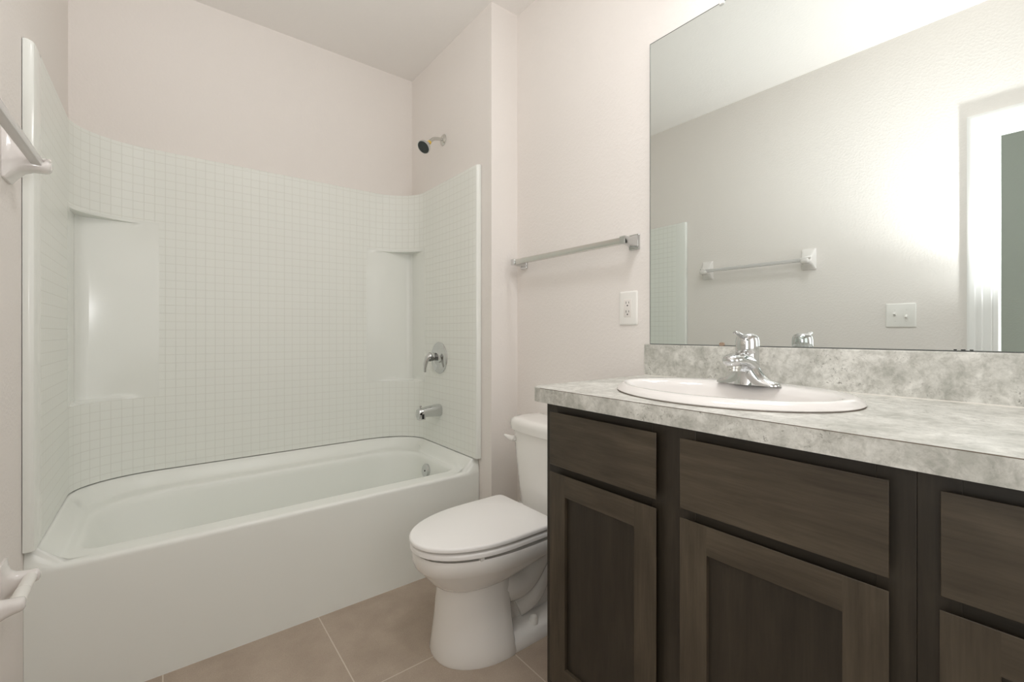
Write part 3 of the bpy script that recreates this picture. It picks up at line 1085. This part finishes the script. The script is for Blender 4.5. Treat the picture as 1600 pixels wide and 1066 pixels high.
lathe(bm, (AX - .0272, AY, AZ + .104), (-1, 0, .06), [(0, .0062), (.0012, .0060), (.0016, .0045)], 20)
put('index_button', bm, CHROME_S, hl)

# ------------------------------------------------------------------ mirror
MX = 1.368
mi = thing('mirror', (MX, .35, 1.058), 'large frameless wall mirror standing on the speckled backsplash', 'mirror')
bm = bmesh.new()
box(bm, MX, XM - .0005, -.26, .953, 1.0585, 2.1253, 1)
for f in bm.faces:
    if all(abs(v.co.x - MX) < 1e-6 for v in f.verts):
        f.material_index = 0
put('glass', bm, [MIRROR, MEDGE], mi, smooth=False)
bm = bmesh.new()
e = .0016
for a in ((MX - .0004, MX + .0005, -.26, .953, 1.0580, 1.0580 + e), (MX - .0004, MX + .0005, -.26, .953, 2.1253 - e, 2.1257), (MX - .0004, MX + .0005, .953 - e, .9534, 1.058, 2.1253)):
    box(bm, *a)
put('edge_strip', bm, MEDGE, mi)
bm = bmesh.new()
box(bm, MX - .005, XM - .0004, .685, .701, 2.116, 2.138)
put('clip', bm, plain('clear_clip', (.72, .72, .70), .15), mi, bevel=.003)
bm = bmesh.new()
loft(bm, [[(MX - .004 + .0, y, zz) for y, zz in rrect(.6921, 1.0625, .0075, .0052, .004)], [(MX - .0002, y, zz) for y, zz in rrect(.6921, 1.0625, .0075, .0052, .004)]])
put('clip', bm, TAN, mi)
bm = bmesh.new()
for y0, y1 in ((.1585, .1655), (.1465, .152), (.172, .177)):
    box(bm, MX - .0005, MX - .0001, y0, y1, 1.0592, 1.0618)
put('edge_wear', bm, DARK, mi)

# ------------------------------------------------------------------ chrome towel bar on the mirror wall
tb = thing('towel_bar', (XM, 1.34, 1.425), 'chrome square towel bar on the wall above the toilet', 'towel bar')
BX, BZ = XM - .060, 1.4315
for yc in (1.021, 1.659):
    bm = bmesh.new()
    rings = []
    for d, hy, hz, zc in ((.0003, .0225, .0290, 1.4315), (.0055, .0225, .0290, 1.4315), (.008, .0212, .0275, 1.4315)):
        rings.append([(XM - d, y, zz) for y, zz in rrect(yc, zc, hy, hz, .005, n=3)])
    loft(bm, rings)
    rings = []
    for d, hy, zt, zb in ((.004, .0195, 1.4590, 1.4120), (.012, .0180, 1.4545, 1.4140), (.022, .0158, 1.4500, 1.4155), (.034, .0140, 1.4468, 1.4165), (.046, .0130, 1.4455, 1.4175), (.074, .0130, 1.4455, 1.4175), (.0755, .0118, 1.4443, 1.4187)):
        rings.append([(XM - d, y, zz) for y, zz in rrect(yc, (zt + zb) / 2, hy, (zt - zb) / 2, .002, n=2)])
    loft(bm, rings)
    put('bracket', bm, CHROME, tb, angle=28)
bm = bmesh.new()
rings = [[(x, y, zz) for x, zz in rrect(BX, BZ, .0105, .0112, .0015, n=2)] for y in (1.034, 1.646)]
loft(bm, rings)
put('bar', bm, CHROME_S, tb)

# ------------------------------------------------------------------ outlet
ou = thing('wall_outlet', (XM, 1.049, 1.19), 'white double outlet plate on the wall left of the mirror', 'outlet')
OY, OZ = 1.049, 1.190


def plate(xw, sgn, yc, zc, hy, hz):
    b2 = bmesh.new()
    loft(b2, [[(xw + sgn * d, y, zz) for y, zz in rrect(yc, zc, hy - i, hz - i, .005, n=3)] for d, i in ((.0003, 0), (.003, 0), (.0055, .003), (.0062, .006))])
    return b2


pl = put('cover_plate', plate(XM, -1, OY, OZ, .041, .063), PLAST, ou, angle=30)
bm = bmesh.new()
loft(bm, [[(XM - d, y, zz) for y, zz in rrect(OY, OZ, .0168 - i, .0335 - i, .002, n=2)] for d, i in ((.006, 0), (.0078, 0), (.0082, .0008))])
rc = put('receptacle', bm, plain('receptacle_plastic', (.80, .77, .74), .35), ou, angle=30)
for dz in (.0165, -.0165):
    bm = bmesh.new()
    for dy, h in ((.0062, .0042), (-.0062, .0034)):
        box(bm, XM - .00845, XM - .0080, OY + dy - .0010, OY + dy + .0010, OZ + dz + .004 - h, OZ + dz + .004 + h)
    lathe(bm, (XM - .0080, OY, OZ + dz - .0068), (-1, 0, 0), [(0, .0027), (.0005, .0027)], 14)
    put('socket', bm, DARK, rc)

# ------------------------------------------------------------------ light switch (seen in the mirror)
sw = thing('light_switch', (XL, .592, 1.189), 'white double light switch plate, reflected in the mirror', 'light switch')
put('cover_plate', plate(XL, 1, .592, 1.189, .062, .063), PLAST, sw, angle=30)
for dy, up in ((.023, 1), (-.023, -1)):
    bm = bmesh.new()
    tube(bm, [(XL + .005, .592 + dy, 1.189), (XL + .011, .592 + dy, 1.189 + up * .005), (XL + .0195, .592 + dy, 1.189 + up * .011)], [.0065, .0060, .0050], 12, flat=.9)
    put('toggle', bm, PLAST, sw)
    for dz in (.030, -.030):
        bm = bmesh.new()
        lathe(bm, (XL + .0058, .592 + dy, 1.189 + dz), (1, 0, 0), [(0, .003), (.0012, .0025)], 10)
        put('screw', bm, PLAST, sw)

# ------------------------------------------------------------------ ceramic towel bar on the left wall
cb = thing('towel_bar', (XL, 1.33, 1.535), 'white ceramic towel bar on the left wall beside the tub surround', 'towel bar')


def holder(yc, inner):
    """wall plate sweeping out to a cup; `inner` is the side the bar enters from"""
    b2 = bmesh.new()
    rings = []
    for d, hy, zt, zb in ((.0003, .0385, 1.600, 1.4735), (.006, .0385, 1.600, 1.4735), (.010, .0365, 1.596, 1.477), (.018, .0330, 1.586, 1.487), (.030, .0300, 1.571, 1.500), (.038, .0275, 1.552, 1.503),
                          (.046, .0260, 1.535, 1.506), (.058, .0250, 1.529, 1.507), (.068, .0240, 1.531, 1.507), (.075, .0225, 1.537, 1.509), (.0795, .0195, 1.538, 1.513), (.0815, .014, 1.534, 1.519)):
        rings.append([(XL + d, y, zz) for y, zz in rrect(yc, (zt + zb) / 2, hy, (zt - zb) / 2, .012 if d > .008 else .005, n=4)])
    loft(b2, rings)
    # raised lip of the cup around the bar's end
    lip = smooth_path([(XL + .038, yc - inner * .004, 1.545), (XL + .041, yc + inner * .014, 1.546), (XL + .057, yc + inner * .022, 1.5445), (XL + .072, yc + inner * .014, 1.543), (XL + .0765, yc - inner * .006, 1.5385), (XL + .0765, yc - inner * .020, 1.532)], 6)
    tube(b2, lip, .0052, 12)
    return b2


for yc, inner in ((1.013, -1), (1.640, 1)):
    put('holder', holder(yc, inner), CERAM, cb, angle=40)
bm = bmesh.new()
loft(bm, [[(x, y, zz) for x, zz in rrect(XL + .0565, 1.5290, .0100, .0100, .002, n=2)] for y in (1.008, 1.645)])
put('bar', bm, CLEARB, cb)

# ------------------------------------------------------------------ toilet paper holder on the left wall
tp = thing('toilet_paper_holder', (XL, 1.53, .49), 'empty white toilet paper holder low on the left wall by the tub', 'toilet paper holder')
for yc in (1.605, 1.452):
    bm = bmesh.new()
    rings = []
    for d, hy, zt, zb in ((.0003, .030, .545, .430), (.005, .030, .545, .430), (.009, .0255, .532, .444), (.015, .0205, .521, .457), (.024, .0175, .5145, .468), (.036, .0160, .5125, .475), (.048, .0155, .5120, .479),
                          (.058, .0150, .5115, .4815), (.063, .0130, .5095, .4840), (.0655, .0090, .5055, .4880), (.0662, .004, .500, .4935)):
        rings.append([(XL + d, y, zz) for y, zz in rrect(yc, (zt + zb) / 2, hy, (zt - zb) / 2, min(hy, (zt - zb) / 2) * .85 if d > .007 else .005, n=5)])
    loft(bm, rings)
    put('post', bm, CERAM, tp, angle=45)
bm = bmesh.new()
prof = [(0, .0138), (.066, .0138), (.0664, .0122), (.074, .0122), (.0744, .0128), (.150, .0128)]
lathe(bm, (XL + .0495, 1.453, .4965), (0, 1, 0), prof, 28)
put('roller', bm, PLAST, tp, angle=30)
